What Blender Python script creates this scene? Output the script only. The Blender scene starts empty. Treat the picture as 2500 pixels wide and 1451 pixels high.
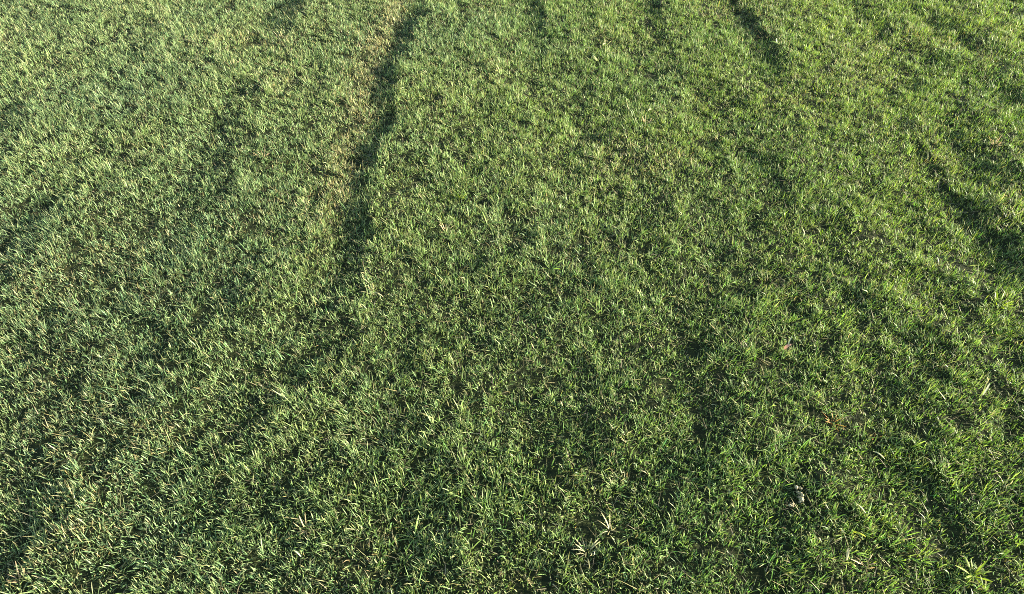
import bpy, math, time
_t0 = time.time()
import numpy as np
from mathutils import Vector, Matrix

# ------------------------------------------------------------------ camera
scene = bpy.context.scene
CAM_H, PITCH, HFOV = 1.50, 45.0, 69.0          # standing person, phone lens
cam = bpy.data.cameras.new('camera')
cam.sensor_fit = 'HORIZONTAL'
cam.angle = math.radians(HFOV)
cam.clip_start, cam.clip_end = 0.05, 1000
cam_o = bpy.data.objects.new('camera', cam)
scene.collection.objects.link(cam_o)
cam_o.location = (0, 0, CAM_H)
cam_o.rotation_euler = (math.radians(90 - PITCH), 0, 0)
scene.camera = cam_o

# ------------------------------------------------------------------ sky, sun, exposure
SUN_EL, SUN_AZ = 11.0, -9.0        # azimuth of the sun, degrees from +X counter-clockwise (0 = right, -10 = right and a little behind)
sd = Vector((math.cos(math.radians(SUN_AZ)) * math.cos(math.radians(SUN_EL)),
             math.sin(math.radians(SUN_AZ)) * math.cos(math.radians(SUN_EL)),
             math.sin(math.radians(SUN_EL))))
world = bpy.data.worlds.new('World'); scene.world = world; world.use_nodes = True
wn = world.node_tree.nodes; wl = world.node_tree.links; wn.clear()
sky = wn.new('ShaderNodeTexSky'); sky.sky_type = 'NISHITA'; sky.sun_disc = False
sky.sun_elevation = math.radians(SUN_EL)
sky.sun_rotation = math.radians(90.0 - SUN_AZ)      # 0 = +Y, clockwise
bg = wn.new('ShaderNodeBackground'); bg.inputs['Strength'].default_value = 0.09
wo = wn.new('ShaderNodeOutputWorld')
wl.new(sky.outputs[0], bg.inputs[0]); wl.new(bg.outputs[0], wo.inputs[0])
sun = bpy.data.lights.new('sun', 'SUN'); sun.energy = 5.0; sun.angle = math.radians(0.55); sun.color = (1.0, 0.93, 0.76)
sun_o = bpy.data.objects.new('sun', sun); scene.collection.objects.link(sun_o)
sun_o.rotation_euler = sd.to_track_quat('Z', 'Y').to_euler()
sun_o.location = (4, -1, 3)
scene.view_settings.view_transform = 'Standard'
scene.view_settings.look = 'None'
scene.view_settings.exposure = 2.75
scene.view_settings.gamma = 1.0
scene.view_settings.use_curve_mapping = False
scene.render.engine = 'CYCLES'
scene.cycles.use_denoising = False
scene.cycles.max_bounces = 4
scene.cycles.diffuse_bounces = 2
scene.cycles.transmission_bounces = 2
scene.cycles.glossy_bounces = 1
scene.cycles.filter_width = 0.95

# ------------------------------------------------------------------ helpers
rng = np.random.default_rng(11)
PW, PH = 2500.0, 1451.0
FPX = PW / 2 / math.tan(math.radians(HFOV / 2))
CP, SP = math.cos(math.radians(PITCH)), math.sin(math.radians(PITCH))

def ground(px, py):
    """point of the flat lawn plane seen at a position of the photograph"""
    dx, dv = (px - PW / 2) / FPX, (PH / 2 - py) / FPX
    ry, rz = CP + dv * SP, -SP + dv * CP
    t = CAM_H / -rz
    return dx * t, ry * t

def project(x, y, z=0.0):
    dz = z - CAM_H
    depth = y * CP - dz * SP
    v = y * SP + dz * CP
    return PW / 2 + FPX * x / depth, PH / 2 - FPX * v / depth, depth

_lat = np.random.default_rng(5).random((256, 256))
def vnoise(x, y, s, seed=0):
    x = np.asarray(x) / s + 37.13 * seed + 100; y = np.asarray(y) / s + 91.7 * seed + 100
    i, j = np.floor(x).astype(int), np.floor(y).astype(int)
    f, g = x - i, y - j
    f = f * f * f * (f * (f * 6 - 15) + 10); g = g * g * g * (g * (g * 6 - 15) + 10)
    a = _lat[i % 256, j % 256]; b = _lat[(i + 1) % 256, j % 256]
    c = _lat[i % 256, (j + 1) % 256]; d = _lat[(i + 1) % 256, (j + 1) % 256]
    return (a * (1 - f) + b * f) * (1 - g) + (c * (1 - f) + d * f) * g - 0.5

def fbm(x, y, s, seed=0, o=3):
    r, a = 0, 1.0
    for k in range(o):
        r = r + a * vnoise(x, y, s / 2 ** k, seed + k * 3); a *= 0.5
    return r

def smooth(a, b, x):
    t = np.clip((x - a) / (b - a), 0, 1)
    return t * t * (3 - 2 * t)

# ------------------------------------------------------------------ the lie of the lawn
# old turf seams and ruts running away from the viewer: the ground dips to each line and climbs steeply on its right
def line(pts):
    g = sorted([ground(*p) for p in pts], key=lambda q: q[1])
    return np.array([q[1] for q in g]), np.array([q[0] for q in g])
SEAM = line([(1010, -60), (988, 30), (962, 95), (930, 170), (918, 235), (908, 312), (884, 380), (872, 440), (862, 500), (846, 575), (822, 640), (790, 700), (740, 780)])
#        points, depth, run of the bank, width of the dip before it, width of the shoulder after it
STEPS = [
    (SEAM, .015, .045, .16, .35),
    (line([(1300, -60), (1304, 20), (1306, 90), (1316, 160)]), .016, .03, .3, .3),
    (line([(1588, -60), (1586, 40), (1590, 90), (1625, 150)]), .016, .03, .3, .3),
    (line([(1770, 0), (1845, 95), (1880, 165), (1905, 215)]), .018, .04, .3, .3),
    (line([(2080, 20), (2200, 180), (2310, 290), (2352, 400), (2440, 490)]), .004, .06, .35, .3),
    (line([(2360, 560), (2430, 660), (2478, 750)]), .013, .05, .35, .3),
    (line([(735, -60), (712, 40), (665, 90)]), .018, .04, .4, .3),
]
# hollows with a shaded bank on their right: x, y in the photograph, size along and across (m), depth (m)
HUMPS = [
    (690, 48, .12, .09, .018), (604, 232, .07, .06, .022), (560, 345, .13, .10, .022), (520, 395, .10, .08, .016),
    (60, 572, .14, .10, .018), (150, 515, .12, .09, .014), (8, 300, .14, .10, .022), (-20, 370, .14, .1, .02), (370, 400, .05, .05, .012),
    (480, 575, .10, .08, .013), (560, 715, .10, .08, .014), (400, 772, .10, .07, .014), (312, 745, .08, .07, .014),
    (40, 905, .14, .07, .016), (130, 1000, .20, .08, .016), (320, 960, .14, .07, .014), (150, 1240, .10, .07, .012), (60, 1300, .12, .07, .014),
    (880, 400, .07, .06, .012), (945, 215, .10, .06, .014), (1000, 75, .10, .06, .012), (890, 540, .10, .06, .012), (830, 660, .10, .06, .012),
    (1600, 130, .12, .08, .010), (1880, 160, .14, .08, .016), (1210, 380, .10, .08, .010), (1460, 330, .09, .08, .012),
    (2155, 60, .16, .09, .016), (2300, 66, .13, .08, .026), (2375, 92, .14, .08, .022), (2310, 155, .12, .08, .018), (2440, 215, .12, .08, .018),
    (2395, 370, .14, .08, .022), (2440, 450, .12, .08, .02), (2450, 590, .16, .08, .026), (2280, 560, .08, .07, .012),
    (2240, 815, .08, .06, .016), (1960, 745, .10, .07, .013), (2110, 770, .09, .06, .012), (2310, 740, .08, .06, .012),
    (1720, 900, .14, .09, .014), (1700, 1080, .10, .09, .014), (1390, 1040, .11, .08, .013), (1000, 935, .13, .08, .013), (1480, 985, .12, .08, .012),
    (1250, 1140, .10, .08, .012), (1060, 1330, .10, .07, .014), (780, 880, .10, .08, .012), (640, 1000, .10, .08, .012), (740, 1150, .1, .08, .012),
    (1960, 1195, .045, .04, .022), (2200, 1110, .08, .06, .016), (2330, 1290, .09, .06, .014), (1900, 1330, .08, .06, .012), (1180, 640, .1, .08, .010),
    (1560, 470, .10, .08, .010), (1900, 420, .10, .07, .012), (2040, 560, .09, .07, .011), (1780, 640, .1, .08, .011), (1330, 700, .1, .08, .010),
]
HUMPS_G = [(*ground(px, py), a, b, d) for px, py, a, b, d in HUMPS]

def height(x, y):
    x = np.asarray(x, float); y = np.asarray(y, float)
    h = 0.010 * fbm(x * 1.25, y * .7, .42, 1, 3) + 0.007 * fbm(x, y, .12, 7, 2) + .006 * vnoise(x, y, .045, 9) + 0.06 * vnoise(x, y, 2.6, 4)
    for (ly, lx), st, run, rise, rec in STEPS:
        wob = 0.045 * vnoise(y, y * 0, .15, 21) + 0.035 * vnoise(x, y, .055, 23)
        st = st * (1 + .55 * vnoise(y, y * 0, .21, 27))
        d = x - np.interp(y, ly, lx) - wob - (.05 if ly is SEAM[0] else .03)
        fade = smooth(ly[0] - .25, ly[0] + .6, y) * (1 - smooth(ly[-1] + .2, ly[-1] + 1.2, y))
        up = smooth(-rise, 0, d) * .55
        dn = smooth(0, run, d)
        h = h - st * fade * (up * (1 - dn) - dn * .45 * (1 - smooth(run, run + rec, d)))
    for gx, gy, a, b, dep in HUMPS_G:
        k = np.nonzero((np.abs(x - gx) < 4 * b) & (np.abs(y - gy) < 4 * a))
        u, v = (x[k] - gx - b * .3) / b, (y[k] - gy) / a
        h[k] += .65 * dep * u * np.exp(-.5 * (u * u + v * v))
    return h

def seam_dist(x, y):
    d = x - np.interp(y, SEAM[0], SEAM[1])
    return np.where(y > SEAM[0][0] - .05, d, 9.0)

# ------------------------------------------------------------------ materials
def new_mat(name):
    m = bpy.data.materials.new(name); m.use_nodes = True
    n, l = m.node_tree.nodes, m.node_tree.links
    n.clear()
    return m, n, l

def blade_material(name, rough, transl, spec):
    m, n, l = new_mat(name)
    at = n.new('ShaderNodeAttribute'); at.attribute_name = 'tint'
    p = n.new('ShaderNodeBsdfPrincipled')
    p.inputs['Roughness'].default_value = rough
    p.inputs['Specular IOR Level'].default_value = spec
    t = n.new('ShaderNodeBsdfTranslucent')
    hsv = n.new('ShaderNodeHueSaturation'); hsv.inputs['Saturation'].default_value = 1.25; hsv.inputs['Value'].default_value = 1.15
    mx = n.new('ShaderNodeMixShader'); mx.inputs[0].default_value = transl
    o = n.new('ShaderNodeOutputMaterial')
    l.new(at.outputs['Color'], p.inputs['Base Color']); l.new(at.outputs['Color'], hsv.inputs['Color'])
    l.new(hsv.outputs[0], t.inputs['Color'])
    l.new(p.outputs[0], mx.inputs[1]); l.new(t.outputs[0], mx.inputs[2]); l.new(mx.outputs[0], o.inputs[0])
    return m
M_GRASS = blade_material('grass_blade', .5, .36, .3)
M_DRY = blade_material('dry_blade', .6, .22, .35)

def soil_material():
    m, n, l = new_mat('soil')
    tc = n.new('ShaderNodeTexCoord')
    a = n.new('ShaderNodeTexNoise'); a.inputs['Scale'].default_value = 60; a.inputs['Detail'].default_value = 8
    b = n.new('ShaderNodeTexNoise'); b.inputs['Scale'].default_value = 4; b.inputs['Detail'].default_value = 4
    r = n.new('ShaderNodeValToRGB')
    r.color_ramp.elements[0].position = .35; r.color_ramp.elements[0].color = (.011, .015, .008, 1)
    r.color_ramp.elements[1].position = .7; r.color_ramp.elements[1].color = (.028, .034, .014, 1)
    r2 = n.new('ShaderNodeValToRGB')
    r2.color_ramp.elements[0].color = (.75, .85, .6, 1); r2.color_ramp.elements[1].color = (1, .92, .7, 1)
    mu = n.new('ShaderNodeMix'); mu.data_type = 'RGBA'; mu.blend_type = 'MULTIPLY'; mu.inputs[0].default_value = 1
    bp = n.new('ShaderNodeBump'); bp.inputs['Strength'].default_value = .8; bp.inputs['Distance'].default_value = .01
    p = n.new('ShaderNodeBsdfPrincipled'); p.inputs['Roughness'].default_value = .95; p.inputs['Specular IOR Level'].default_value = .1
    o = n.new('ShaderNodeOutputMaterial')
    l.new(tc.outputs['Object'], a.inputs['Vector']); l.new(tc.outputs['Object'], b.inputs['Vector'])
    l.new(a.outputs[0], r.inputs[0]); l.new(b.outputs[0], r2.inputs[0])
    l.new(r.outputs[0], mu.inputs[6]); l.new(r2.outputs[0], mu.inputs[7])
    l.new(mu.outputs[2], p.inputs['Base Color']); l.new(a.outputs[0], bp.inputs['Height'])
    l.new(bp.outputs[0], p.inputs['Normal']); l.new(p.outputs[0], o.inputs[0])
    return m
M_SOIL = soil_material()

# ------------------------------------------------------------------ ground: one sheet to the horizon
def ground_sheet():
    def axis(lo, hi, step, far):
        core = list(np.arange(lo, hi + 1e-6, step))
        s, out = step, []
        v = hi
        while v < far:
            s *= 1.35; v += s; out.append(v)
        s, pre, v = step, [], lo
        while v > -far:
            s *= 1.35; v -= s; pre.append(v)
        return np.array(pre[::-1] + core + out)
    xs, ys = axis(-3.0, 3.0, .022, 400), axis(.2, 4.4, .022, 400)
    X, Y = np.meshgrid(xs, ys)
    far = smooth(6, 14, np.hypot(X, Y))
    Z = height(X, Y) * (1 - far)
    nx, ny = len(xs), len(ys)
    co = np.stack([X, Y, Z], -1).reshape(-1, 3)
    i = np.arange(ny - 1)[:, None] * nx + np.arange(nx - 1)[None, :]
    f = np.stack([i, i + 1, i + nx + 1, i + nx], -1).reshape(-1, 4)
    me = bpy.data.meshes.new('ground')
    fill_mesh(me, co, f.reshape(-1), np.full(len(f), 4))
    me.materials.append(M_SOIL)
    o = bpy.data.objects.new('ground', me); scene.collection.objects.link(o)
    o['kind'] = 'structure'; o['label'] = 'bumpy dark soil of the lawn under the grass'
    return o

def fill_mesh(me, co, loops, sizes, tint=None):
    me.vertices.add(len(co)); me.vertices.foreach_set('co', co.astype(np.float32).ravel())
    me.loops.add(len(loops)); me.loops.foreach_set('vertex_index', loops.astype(np.int32))
    me.polygons.add(len(sizes))
    st = np.concatenate([[0], np.cumsum(sizes)[:-1]])
    me.polygons.foreach_set('loop_start', st.astype(np.int32))
    me.polygons.foreach_set('use_smooth', np.ones(len(sizes), bool))
    if tint is not None:
        at = me.attributes.new('tint', 'FLOAT_COLOR', 'POINT')
        at.data.foreach_set('color', np.concatenate([tint, np.ones((len(tint), 1))], 1).astype(np.float32).ravel())
    me.update(calc_edges=True)
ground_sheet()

# ------------------------------------------------------------------ blades
def blades(bx, by, bz, az, lean, curl, L, w, twist, col, nseg, tips=None):
    """n blades, each a strip of nseg-1 quads and a pointed tip; returns verts, loops, sizes, tint"""
    n = len(bx)
    ts = np.linspace(0, 1, nseg + 1)
    dirx, diry = np.cos(az), np.sin(az)
    # width direction turned about the blade's own axis
    wx, wy = -np.sin(az), np.cos(az)
    P = np.zeros((n, nseg + 1, 3)); x = np.zeros(n); z = np.zeros(n)
    for k in range(nseg + 1):
        if k:
            th = lean + curl * ((k - .5) / nseg)
            x = x + np.sin(th) * L / nseg; z = z + np.cos(th) * L / nseg
        P[:, k, 0] = bx + dirx * x; P[:, k, 1] = by + diry * x; P[:, k, 2] = bz + z
    V = np.zeros((n, 2 * nseg + 1, 3))
    for k in range(nseg):
        tw = twist * ts[k]
        th = lean + curl * ts[k]
        ww = w * (0.8 + .5 * ts[k] - .6 * ts[k] ** 3) * .5
        ox = (wx * np.cos(tw) + dirx * np.cos(th) * np.sin(tw)) * ww
        oy = (wy * np.cos(tw) + diry * np.cos(th) * np.sin(tw)) * ww
        oz = -np.sin(th) * np.sin(tw) * ww
        off = np.stack([ox, oy, oz], -1)
        V[:, 2 * k] = P[:, k] - off; V[:, 2 * k + 1] = P[:, k] + off
    V[:, 2 * nseg] = P[:, nseg]
    nv = 2 * nseg + 1
    pat, sz = [], []
    for k in range(nseg - 1):
        pat += [2 * k, 2 * k + 1, 2 * k + 3, 2 * k + 2]; sz.append(4)
    pat += [2 * nseg - 2, 2 * nseg - 1, 2 * nseg]; sz.append(3)
    loops = (np.arange(n)[:, None] * nv + np.array(pat)[None, :]).ravel()
    sizes = np.tile(sz, n)
    tint = np.repeat(col[:, None, :], nv, axis=1)
    if tips is not None:                         # mown ends dried to straw
        a = tips[:, None]
        tint[:, -1] = tint[:, -1] * (1 - a) + STRAW * 1.25 * a
        if nseg > 1:
            for q in (-2, -3): tint[:, q] = tint[:, q] * (1 - .35 * a) + STRAW * 1.25 * .35 * a
    tint = tint.reshape(-1, 3)
    return V.reshape(-1, 3), loops, sizes, tint

def join(parts):
    co, lp, sz, ti, off = [], [], [], [], 0
    for c, l, s, t in parts:
        co.append(c); lp.append(l + off); sz.append(s); ti.append(t); off += len(c)
    return np.concatenate(co), np.concatenate(lp), np.concatenate(sz), np.concatenate(ti)

def stuff(name, label, cat, parts, mat):
    me = bpy.data.meshes.new(name)
    co, lp, sz, ti = join(parts)
    fill_mesh(me, co, lp, sz, ti)
    me.materials.append(mat)
    o = bpy.data.objects.new(name, me); scene.collection.objects.link(o)
    o['kind'] = 'stuff'; o['label'] = label; o['category'] = cat
    print(name, 'tris', int((sz - 2).sum()), round(time.time() - _t0, 1))
    return o

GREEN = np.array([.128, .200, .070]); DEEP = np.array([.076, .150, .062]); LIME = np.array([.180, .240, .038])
STRAW = np.array([.27, .265, .120]); PALE = np.array([.220, .255, .115])

def lawn_colour(x, y, r):
    """colour of each blade by where it grows"""
    n = len(x)
    yel = np.clip(.5 + 1.5 * fbm(x, y, .5, 31, 3), 0, 1)
    c = DEEP[None] * (1 - yel[:, None]) + GREEN[None] * yel[:, None]
    # front-lit paleness at left and back-lit lime at right, put into the blade colour
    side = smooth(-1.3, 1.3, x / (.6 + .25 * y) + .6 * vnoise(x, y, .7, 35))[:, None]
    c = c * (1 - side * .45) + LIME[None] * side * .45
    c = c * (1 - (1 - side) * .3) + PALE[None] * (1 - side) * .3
    d = seam_dist(x, y)
    dry = .03 + .55 * np.clip(fbm(x, y, .30, 41, 3) - .12, 0, 1) + .60 * np.exp(-((d + .05) / .075) ** 2) * smooth(1.6, 2.2, y)
    isdry = r.random(n) < dry
    sc = STRAW[None] * (.6 + .6 * r.random((n, 1))) * np.stack([np.ones(n), .9 + .12 * r.random(n), .8 + .4 * r.random(n)], -1)
    c = np.where(isdry[:, None], sc, c)
    c = c * np.exp(.22 * r.standard_normal((n, 1))) * (1 + .10 * r.standard_normal((n, 3)) * np.array([1, .5, .8]))
    return np.clip(c, .004, .5)

def scatter(n_per_m2, r, x0, x1, y0, y1, keep):
    n = int(n_per_m2 * (x1 - x0) * (y1 - y0))
    x = r.uniform(x0, x1, n); y = r.uniform(y0, y1, n)
    k = keep(x, y)
    return x[k], y[k]

MARG = 170
def in_view(x, y, m=MARG):
    px, py, dp = project(x, y, 0)
    return (dp > .1) & (px > -m) & (px < PW + m) & (py > -m * .8) & (py < PH + m)

def grow(r, tuft_density, per_tuft, keep, box, Lscale=1., wscale=1., near_y=1.0):
    tx, ty = scatter(tuft_density, r, *box, keep)
    # bare gaps where nothing comes up
    gap = vnoise(tx, ty, .024, 51) + .35 * vnoise(tx, ty, .07, 53)
    k = r.random(len(tx)) < np.clip(.95 + 1.5 * gap, .35, 1)
    tx, ty = tx[k], ty[k]
    nt = len(tx)
    tL = np.clip(np.exp(.26 * r.standard_normal(nt)) * (1 + .7 * vnoise(tx, ty, .045, 61) + .5 * vnoise(tx, ty, .16, 63)), .6, 2.)
    ttint = np.exp(.16 * r.standard_normal(nt))
    lean_a = 2 * np.pi * (vnoise(tx, ty, .16, 71) + .5) * 2
    lean_m = .10 + .5 * np.abs(vnoise(tx, ty, .12, 73))
    cnt = r.poisson(per_tuft, nt) + 1
    idx = np.repeat(np.arange(nt), cnt)
    n = len(idx)
    ra, rr = r.uniform(0, 2 * np.pi, n), .013 * np.sqrt(r.random(n)) * r.uniform(.3, 1.2, n)
    x, y = tx[idx] + rr * np.cos(ra), ty[idx] + rr * np.sin(ra)
    # blades splay outwards from the tuft and follow the local lie
    vx = np.cos(ra) * (.25 + 14 * rr) + np.cos(lean_a[idx]) * lean_m[idx] + .42 * r.standard_normal(n)
    vy = np.sin(ra) * (.25 + 14 * rr) + np.sin(lean_a[idx]) * lean_m[idx] + .42 * r.standard_normal(n)
    az = np.arctan2(vy, vx)
    lean = np.clip(np.hypot(vx, vy) * .60, .03, 1.1)
    L = Lscale * .0150 * tL[idx] * np.clip(np.exp(.28 * r.standard_normal(n)), .4, 1.9)
    w = wscale * .00145 * np.exp(.28 * r.standard_normal(n))
    curl = r.normal(.5, .8, n)
    twist = r.normal(0, .9, n)
    z = height(x, y) - .002
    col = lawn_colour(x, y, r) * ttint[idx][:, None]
    tips = np.where(r.random(n) < .4, r.uniform(.2, 1, n), 0)
    nr = y < near_y
    out = []
    for msk, ns in ((nr, 3), (~nr, 2)):
        if msk.any():
            out.append(blades(x[msk], y[msk], z[msk], az[msk], lean[msk], curl[msk], L[msk], w[msk], twist[msk], col[msk], ns, tips[msk]))
    return out

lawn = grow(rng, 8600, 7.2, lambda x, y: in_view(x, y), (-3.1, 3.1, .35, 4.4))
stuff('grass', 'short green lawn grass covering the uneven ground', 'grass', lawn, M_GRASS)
outer = grow(np.random.default_rng(3), 420, 7.2, lambda x, y: ~in_view(x, y), (-4.6, 4.6, -.6, 5.6), 1.15, 2.8, -9)
stuff('grass', 'short lawn grass beyond the edges of the picture', 'grass', outer, M_GRASS)

# dead clippings and thatch lying low between the blades
def thatch(r, dens):
    x, y = scatter(dens, r, -3.1, 3.1, .35, 4.4, lambda x, y: in_view(x, y, 60))
    n = len(x)
    az = r.uniform(0, 2 * np.pi, n); lean = r.uniform(.9, 1.5, n)
    L = .020 * np.exp(.35 * r.standard_normal(n)); w = .0017 * np.exp(.3 * r.standard_normal(n))
    c = STRAW[None] * r.uniform(.35, 1., (n, 1)) * np.stack([np.ones(n), r.uniform(.82, 1.02, n), r.uniform(.7, 1.2, n)], -1)
    z = height(x, y) + r.uniform(.001, .009, n)
    return blades(x, y, z, az, lean, r.normal(0, .3, n), L, w, r.normal(0, 1, n), c, 1)
stuff('thatch', 'dead straw coloured clippings lying between the grass blades', 'thatch', [thatch(rng, 3000)], M_DRY)

# ------------------------------------------------------------------ single things that stand out of the lawn
ONES = np.random.default_rng(77)
def spot(px, py, up=.010):
    x, y = ground(px, py)
    for _ in range(4):
        z = float(height(np.array([x]), np.array([y]))[0]) + up
        k = (CAM_H - z) / CAM_H
        gx, gy = ground(px, py); x, y = gx * k, gy * k
    return x, y, z - up

def mesh_of(name, parts, mat):
    me = bpy.data.meshes.new(name)
    fill_mesh(me, *join(parts)); me.materials.append(mat)
    return me

def lamina(L, w, col, lean=.3, curl=.6, twist=.2, nseg=4, fold=.25, blunt=.35, var=.08):
    """one leaf: a keeled strip of 2 x nseg quads with a given taper, its foot at the origin, growing towards +X and up"""
    ts = np.linspace(0, 1, nseg + 1); V = []; x = z = 0.
    for k, t in enumerate(ts):
        th = lean + curl * t
        if k:
            th2 = lean + curl * (t - .5 / nseg); x += math.sin(th2) * L / nseg; z += math.cos(th2) * L / nseg
        ww = w * .5 * (.55 + 1.3 * t - 1.3 * t * t) * (1 if t < 1 else blunt)
        tw = twist * t; c, s_ = math.cos(tw), math.sin(tw)
        nx, nz = math.cos(th), -math.sin(th)
        for sgn in (-1, 0, 1):
            lift = abs(sgn) * ww * fold
            V.append((x + nx * (sgn * ww * s_ + lift * c), sgn * ww * c - lift * s_, z + nz * (sgn * ww * s_ + lift * c)))
    F = []
    for k in range(nseg):
        for j in (0, 1):
            a = 3 * k + j; F.append((a, a + 1, a + 4, a + 3))
    V = np.array(V); lp = np.array(F).ravel()
    tint = np.clip(np.array(col)[None] * (1 + var * ONES.standard_normal((len(V), 1))), .005, .6)
    return V, lp, np.full(len(F), 4), tint

def tagged(o, label, cat, group=None):
    o['label'] = label; o['category'] = cat; o['kind'] = 'thing'
    if group: o['group'] = group
    return o

def plant(name, label, cat, px, py, leaves, mat, group=None, part='blade', tilt=(0, 0), up=.010):
    """an Empty at the foot of the plant and one child for each leaf; leaves = list of (mesh, azimuth, tilt, scale, offset)"""
    x, y, z = spot(px, py, up)
    r = bpy.data.objects.new(name, None); r.empty_display_size = .02; scene.collection.objects.link(r)
    r.location = (x, y, z)
    for me, az, tl, sc, off in leaves:
        c = bpy.data.objects.new(part, me); scene.collection.objects.link(c)
        c.parent = r; c.location = off; c.rotation_euler = (0, tl, az); c.scale = (sc,) * 3
    return tagged(r, label, cat, group)

C_ORANGE, C_TAN, C_STRAW, C_PALE, C_YEL = (.42, .22, .06), (.36, .27, .15), (.40, .36, .19), (.36, .37, .17), (.40, .42, .04)
C_WEED, C_BROAD = (.20, .28, .07), (.17, .25, .06)
def variants(n, Lr, wr, col, mat, **kw):
    out = []
    for _ in range(n):
        c = np.array(col) * ONES.uniform(.8, 1.15)
        out.append(mesh_of('blade', [lamina(ONES.uniform(*Lr), ONES.uniform(*wr), c, lean=ONES.uniform(.05, .4), curl=ONES.normal(.5, .45), twist=ONES.normal(0, .7), **kw)], mat))
    return out
V_ORANGE = variants(4, (.020, .034), (.0016, .0026), C_ORANGE, M_DRY)
V_TAN = variants(5, (.018, .034), (.0015, .0028), C_TAN, M_DRY)
V_STRAW = variants(5, (.020, .038), (.0016, .0028), C_STRAW, M_DRY)
V_FAN = variants(5, (.034, .050), (.0026, .0040), C_BROAD, M_GRASS)
V_LIME = variants(5, (.028, .042), (.0028, .0046), (.23, .30, .05), M_GRASS)
V_WEED = variants(5, (.022, .034), (.0060, .0095), C_WEED, M_GRASS, blunt=.5, fold=.12)
V_PALELEAF = variants(5, (.022, .036), (.0050, .0075), C_PALE, M_DRY, blunt=.6, fold=.15)

def tuft(name, label, cat, px, py, vs, n, mat, spread=.012, tl=(.1, .9), sc=(.8, 1.2), group=None, part='blade', az0=None):
    lv = []
    for i in range(n):
        az = (2 * math.pi * (i + ONES.uniform(-.3, .3)) / n) if az0 is None else az0 + ONES.normal(0, .5)
        rr = spread * math.sqrt(ONES.random()) * .6
        lv.append((vs[int(ONES.integers(len(vs)))], az, float(ONES.uniform(*tl)), float(ONES.uniform(*sc)), (rr * math.cos(az), rr * math.sin(az), float(ONES.uniform(0, .004)))))
    return plant(name, label, cat, px, py, lv, mat, group, part)

G_DRY = 'dry tufts standing out of the lawn'
tuft('dry_tuft', 'small orange dry tuft at the lower right, larger of the two orange ones', 'grass tuft', 2034, 1028, V_ORANGE, 9, M_DRY, group=G_DRY)
tuft('dry_tuft', 'tiny orange dry tuft, lower right of the larger orange one', 'grass tuft', 2136, 1066, V_ORANGE, 5, M_DRY, sc=(.6, .9), group=G_DRY)
tuft('dry_tuft', 'straw coloured dead tuft near the bottom edge, right of the middle', 'grass tuft', 1434, 1345, V_STRAW, 16, M_DRY, .022, group=G_DRY)
tuft('dry_tuft', 'pale dead clump just above the bottom middle straw tuft', 'grass tuft', 1490, 1290, V_STRAW, 9, M_DRY, group=G_DRY)
tuft('dry_tuft', 'pinkish tan dry tuft at the bottom, left of the middle', 'grass tuft', 744, 1290, V_TAN, 11, M_DRY, .016, group=G_DRY)
tuft('dry_tuft', 'tan dry tuft in the bottom left corner', 'grass tuft', 44, 1412, V_TAN, 9, M_DRY, group=G_DRY)
tuft('dry_tuft', 'tan dry tuft left of the seam, below the dark hollow', 'grass tuft', 640, 378, V_TAN, 11, M_DRY, .02, group=G_DRY)
tuft('dry_tuft', 'small tan tuft at the upper left, above the round dark hollow', 'grass tuft', 565, 158, V_TAN, 9, M_DRY, .02, group=G_DRY)
tuft('dry_tuft', 'straw tuft near the top, under the dark patch left of the seam', 'grass tuft', 682, 86, V_STRAW, 10, M_DRY, .02, group=G_DRY)
tuft('dry_tuft', 'straw tuft right of the lower end of the seam', 'grass tuft', 905, 708, V_STRAW, 11, M_DRY, .018, group=G_DRY)
tuft('dry_tuft', 'loose tan tuft right of the seam at mid height', 'grass tuft', 1088, 560, V_TAN, 12, M_DRY, .022, group=G_DRY)
tuft('dry_tuft', 'pinkish dry tuft in the shade near the right edge', 'grass tuft', 2432, 350, V_TAN, 10, M_DRY, .02, group=G_DRY)
tuft('dry_tuft', 'short tan tuft among pale broad leaves at the upper middle', 'grass tuft', 1578, 298, V_TAN, 9, M_DRY, .018, group=G_DRY)
tuft('dry_tuft', 'pale tuft at the far lower right beside curling lime grass', 'grass tuft', 2458, 1180, V_STRAW, 6, M_DRY, group=G_DRY)
tuft('dry_tuft', 'pink brown dead tuft near the bottom edge at the right', 'grass tuft', 2116, 1378, V_TAN, 6, M_DRY, group=G_DRY)

G_FAN = 'coarse grass plants in the lawn'
tuft('coarse_grass', 'star shaped coarse green grass plant in the middle of the lawn', 'grass plant', 1344, 652, V_FAN, 9, M_GRASS, .008, (.3, .9), group=G_FAN)
tuft('coarse_grass', 'broad bladed green plant upper middle, right of the seam', 'grass plant', 1124, 480, V_LIME, 6, M_GRASS, .008, (.1, .7), group=G_FAN)
tuft('coarse_grass', 'broad bladed plant near the pale leaf scraps at mid height', 'grass plant', 1190, 545, V_FAN, 7, M_GRASS, .008, (.2, .8), group=G_FAN)
tuft('coarse_grass', 'long dark coarse plant near the bottom, left of the middle', 'grass plant', 1010, 1310, V_FAN, 9, M_GRASS, .010, (.3, 1.0), group=G_FAN)
tuft('coarse_grass', 'lime coarse grass plant in the bottom right corner', 'grass plant', 2380, 1400, V_LIME, 9, M_GRASS, .012, (.2, .9), group=G_FAN)
tuft('coarse_grass', 'bright lime clump on the sunny bank near the right edge', 'grass plant', 2440, 740, V_LIME, 12, M_GRASS, .022, (.1, .7), group=G_FAN)
tuft('coarse_grass', 'tall lime plant at the upper right, left of the rutted corner', 'grass plant', 2003, 70, V_LIME, 8, M_GRASS, .02, (.1, .8), group=G_FAN)

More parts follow.
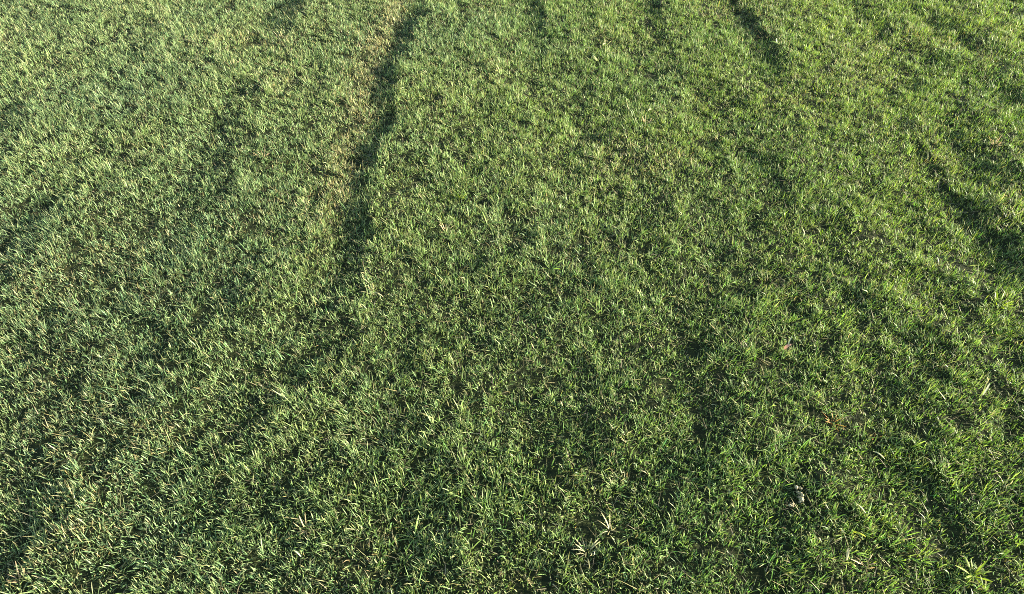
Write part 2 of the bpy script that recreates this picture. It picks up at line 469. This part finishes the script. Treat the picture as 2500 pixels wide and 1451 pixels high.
G_WEED = 'broad leaved weeds at the upper right'
tuft('broadleaf_weed', 'pale weed of short broad leaves, left of its upper right pair', 'weed', 1903, 104, V_WEED, 6, M_GRASS, .012, (.4, 1.0), part='leaf', group=G_WEED)
tuft('broadleaf_weed', 'yellowish weed of narrow broad leaves, right of its upper right pair', 'weed', 1970, 117, V_WEED, 5, M_GRASS, .010, (.2, .8), part='leaf', group=G_WEED)
tuft('broadleaf_weed', 'pale broad leaved weed at the top, right of the middle', 'weed', 1478, 104, V_PALELEAF, 4, M_DRY, .012, (.2, .9), part='leaf', group=G_WEED)
tuft('broadleaf_weed', 'pale weed with pointed leaves in the worn patch at upper middle', 'weed', 1596, 262, V_PALELEAF, 5, M_DRY, .014, (.1, .8), part='leaf', group=G_WEED)
tuft('broadleaf_weed', 'spreading pale weed on the left of the worn upper patch', 'weed', 1482, 285, V_PALELEAF, 5, M_DRY, .016, (.4, 1.1), part='leaf', group=G_WEED)

G_LEAF = 'single pale leaves lying on the grass'
def loose_leaf(label, px, py, az, L, w, col, up=.016, mat=None, curl=.5, flat=1.25):
    me = mesh_of('fallen_leaf', [lamina(L, w, col, lean=0, curl=curl, twist=.5, nseg=5, fold=.3, blunt=.3)], mat or M_DRY)
    x, y, z = spot(px, py, up)
    o = bpy.data.objects.new('fallen_leaf', me); scene.collection.objects.link(o)
    o.location = (x, y, z + up); o.rotation_euler = (0, flat - curl * .5, az)
    return tagged(o, label, 'leaf', G_LEAF)
loose_leaf('curled pink brown dead leaf lying in the grass at the right', 1914, 852, .5, .026, .011, (.42, .24, .16), curl=1.6)
loose_leaf('thin pale stalk leaf just above the pink brown dead leaf', 1922, 845, 1.0, .034, .0030, (.36, .36, .24))
loose_leaf('pale leaf scrap at mid height, right of the seam', 968, 588, -.4, .018, .0075, C_PALE)
loose_leaf('cream leaf scrap, left of two scraps in the middle', 1196, 590, -.2, .020, .0080, (.42, .40, .20))
loose_leaf('upright cream leaf scrap, right of two scraps in the middle', 1216, 582, 1.4, .022, .0055, (.40, .38, .18), flat=.7)
loose_leaf('bright yellow leaf blade near the bottom at the right', 2084, 1298, -.7, .026, .0070, C_YEL, curl=.9)
loose_leaf('yellow blade at the right edge near the bottom', 2478, 1326, -.5, .030, .0055, (.36, .38, .06))
loose_leaf('upright pale dead leaf near the bottom edge at the right', 2067, 1368, 1.6, .030, .0060, (.42, .38, .22), flat=.5)
loose_leaf('long curled cream leaf above the bottom right yellow blade', 2132, 1102, -1.1, .034, .0055, (.42, .40, .22), curl=1.2)
loose_leaf('cream pointed leaf at the top, right of the middle', 1484, 131, -.4, .032, .010, (.44, .42, .22))
loose_leaf('cream blunt leaf at the top, left of the pale weed', 1431, 117, -.7, .036, .0070, (.40, .39, .22))
loose_leaf('yellow green flat leaf below the pointed cream leaf at the top', 1458, 148, 2.2, .034, .010, (.40, .40, .16))
loose_leaf('yellow round leaf at the upper right beside the tall lime plant', 2048, 87, .4, .022, .011, (.36, .42, .08))
loose_leaf('pale leaf lying at the upper right above the worn strip', 2112, 108, .5, .040, .0075, (.42, .42, .20))
loose_leaf('pale bent leaf near the left edge, upper half', 160, 330, -.2, .036, .0055, (.36, .36, .20))
loose_leaf('short white leaf in the grass at the far right', 2400, 965, .9, .034, .0042, (.50, .48, .34), flat=.8)

# a scrape with crumbs of pale sandy soil on its sunlit side
def crumb(label, px, py, r, sx, sy, seed):
    q = np.random.default_rng(seed)
    import bmesh
    bm = bmesh.new()
    for _ in range(7):
        t = bmesh.ops.create_icosphere(bm, subdivisions=1, radius=r * q.uniform(.4, .75))
        off = Vector((q.normal(0, r * sx), q.normal(0, r * sy), q.uniform(0, r * .8)))
        for v in t['verts']:
            v.co = v.co * q.uniform(.75, 1.25) + off
    me = bpy.data.meshes.new('soil_crumb'); bm.to_mesh(me); bm.free()
    me.materials.append(M_SAND)
    x, y, z = spot(px, py, .010)
    o = bpy.data.objects.new('soil_crumb', me); scene.collection.objects.link(o); o.location = (x, y, z + .008)
    return tagged(o, label, 'soil', 'crumbs of sandy soil beside the dark scrape')
def sand_material():
    m, n, l = new_mat('sandy_soil')
    a = n.new('ShaderNodeTexNoise'); a.inputs['Scale'].default_value = 400; a.inputs['Detail'].default_value = 4
    tc = n.new('ShaderNodeTexCoord'); r = n.new('ShaderNodeValToRGB')
    r.color_ramp.elements[0].position = .35; r.color_ramp.elements[0].color = (.16, .12, .06, 1)
    r.color_ramp.elements[1].position = .65; r.color_ramp.elements[1].color = (.42, .38, .22, 1)
    p = n.new('ShaderNodeBsdfPrincipled'); p.inputs['Roughness'].default_value = .95
    o = n.new('ShaderNodeOutputMaterial'); bp = n.new('ShaderNodeBump'); bp.inputs['Distance'].default_value = .002
    l.new(tc.outputs['Object'], a.inputs['Vector']); l.new(a.outputs[0], r.inputs[0]); l.new(r.outputs[0], p.inputs['Base Color'])
    l.new(a.outputs[0], bp.inputs['Height']); l.new(bp.outputs[0], p.inputs['Normal']); l.new(p.outputs[0], o.inputs[0])
    return m
M_SAND = sand_material()
crumb('largest heap of sandy crumbs left of the dark scrape', 1953, 1216, .0075, .9, 1.6, 1)
crumb('small sandy crumb below left of the larger crumb heap', 1932, 1233, .0055, .8, .6, 2)
crumb('narrow sandy crumb above the larger crumb heap', 1954, 1196, .0050, .6, 1.0, 3)

# seed stalk leaning in the grass at the right edge
sx_, sy_, sz_ = spot(2398, 968)
stalk = bpy.data.objects.new('seed_stalk', None); scene.collection.objects.link(stalk); stalk.location = (sx_, sy_, sz_)
tagged(stalk, 'pale leaning seed stalk with a plump head near the right edge', 'seed stalk')
def child(name, me, parent, rot=(0, 0, 0), loc=(0, 0, 0)):
    o = bpy.data.objects.new(name, me); scene.collection.objects.link(o); o.parent = parent; o.rotation_euler = rot; o.location = loc
    return o
child('stem', mesh_of('stem', [lamina(.046, .0028, (.36, .40, .12), lean=.45, curl=.2, nseg=5, fold=.6)], M_DRY), stalk, (0, 0, 1.2))
hx, hz = math.sin(.55) * .040, math.cos(.55) * .040
head = []
for i in range(12):
    v, lp, sz2, ti = lamina(.009, .0030, (.44, .42, .20), lean=.35, curl=-.2, nseg=2, fold=.4)
    a = i * 2.4; c, s_ = math.cos(a), math.sin(a)
    v = np.stack([v[:, 0] * c - v[:, 1] * s_, v[:, 0] * s_ + v[:, 1] * c, v[:, 2] + i * .0008], -1)
    head.append((v, lp, sz2, ti))
child('seed_head', mesh_of('seed_head', head, M_DRY), stalk, (0, .55, 1.2), (hx * math.cos(1.2), hx * math.sin(1.2), hz))
child('leaf', mesh_of('leaf', [lamina(.030, .0045, (.22, .30, .06), lean=.7, curl=.7)], M_GRASS), stalk, (0, 0, -2.4))
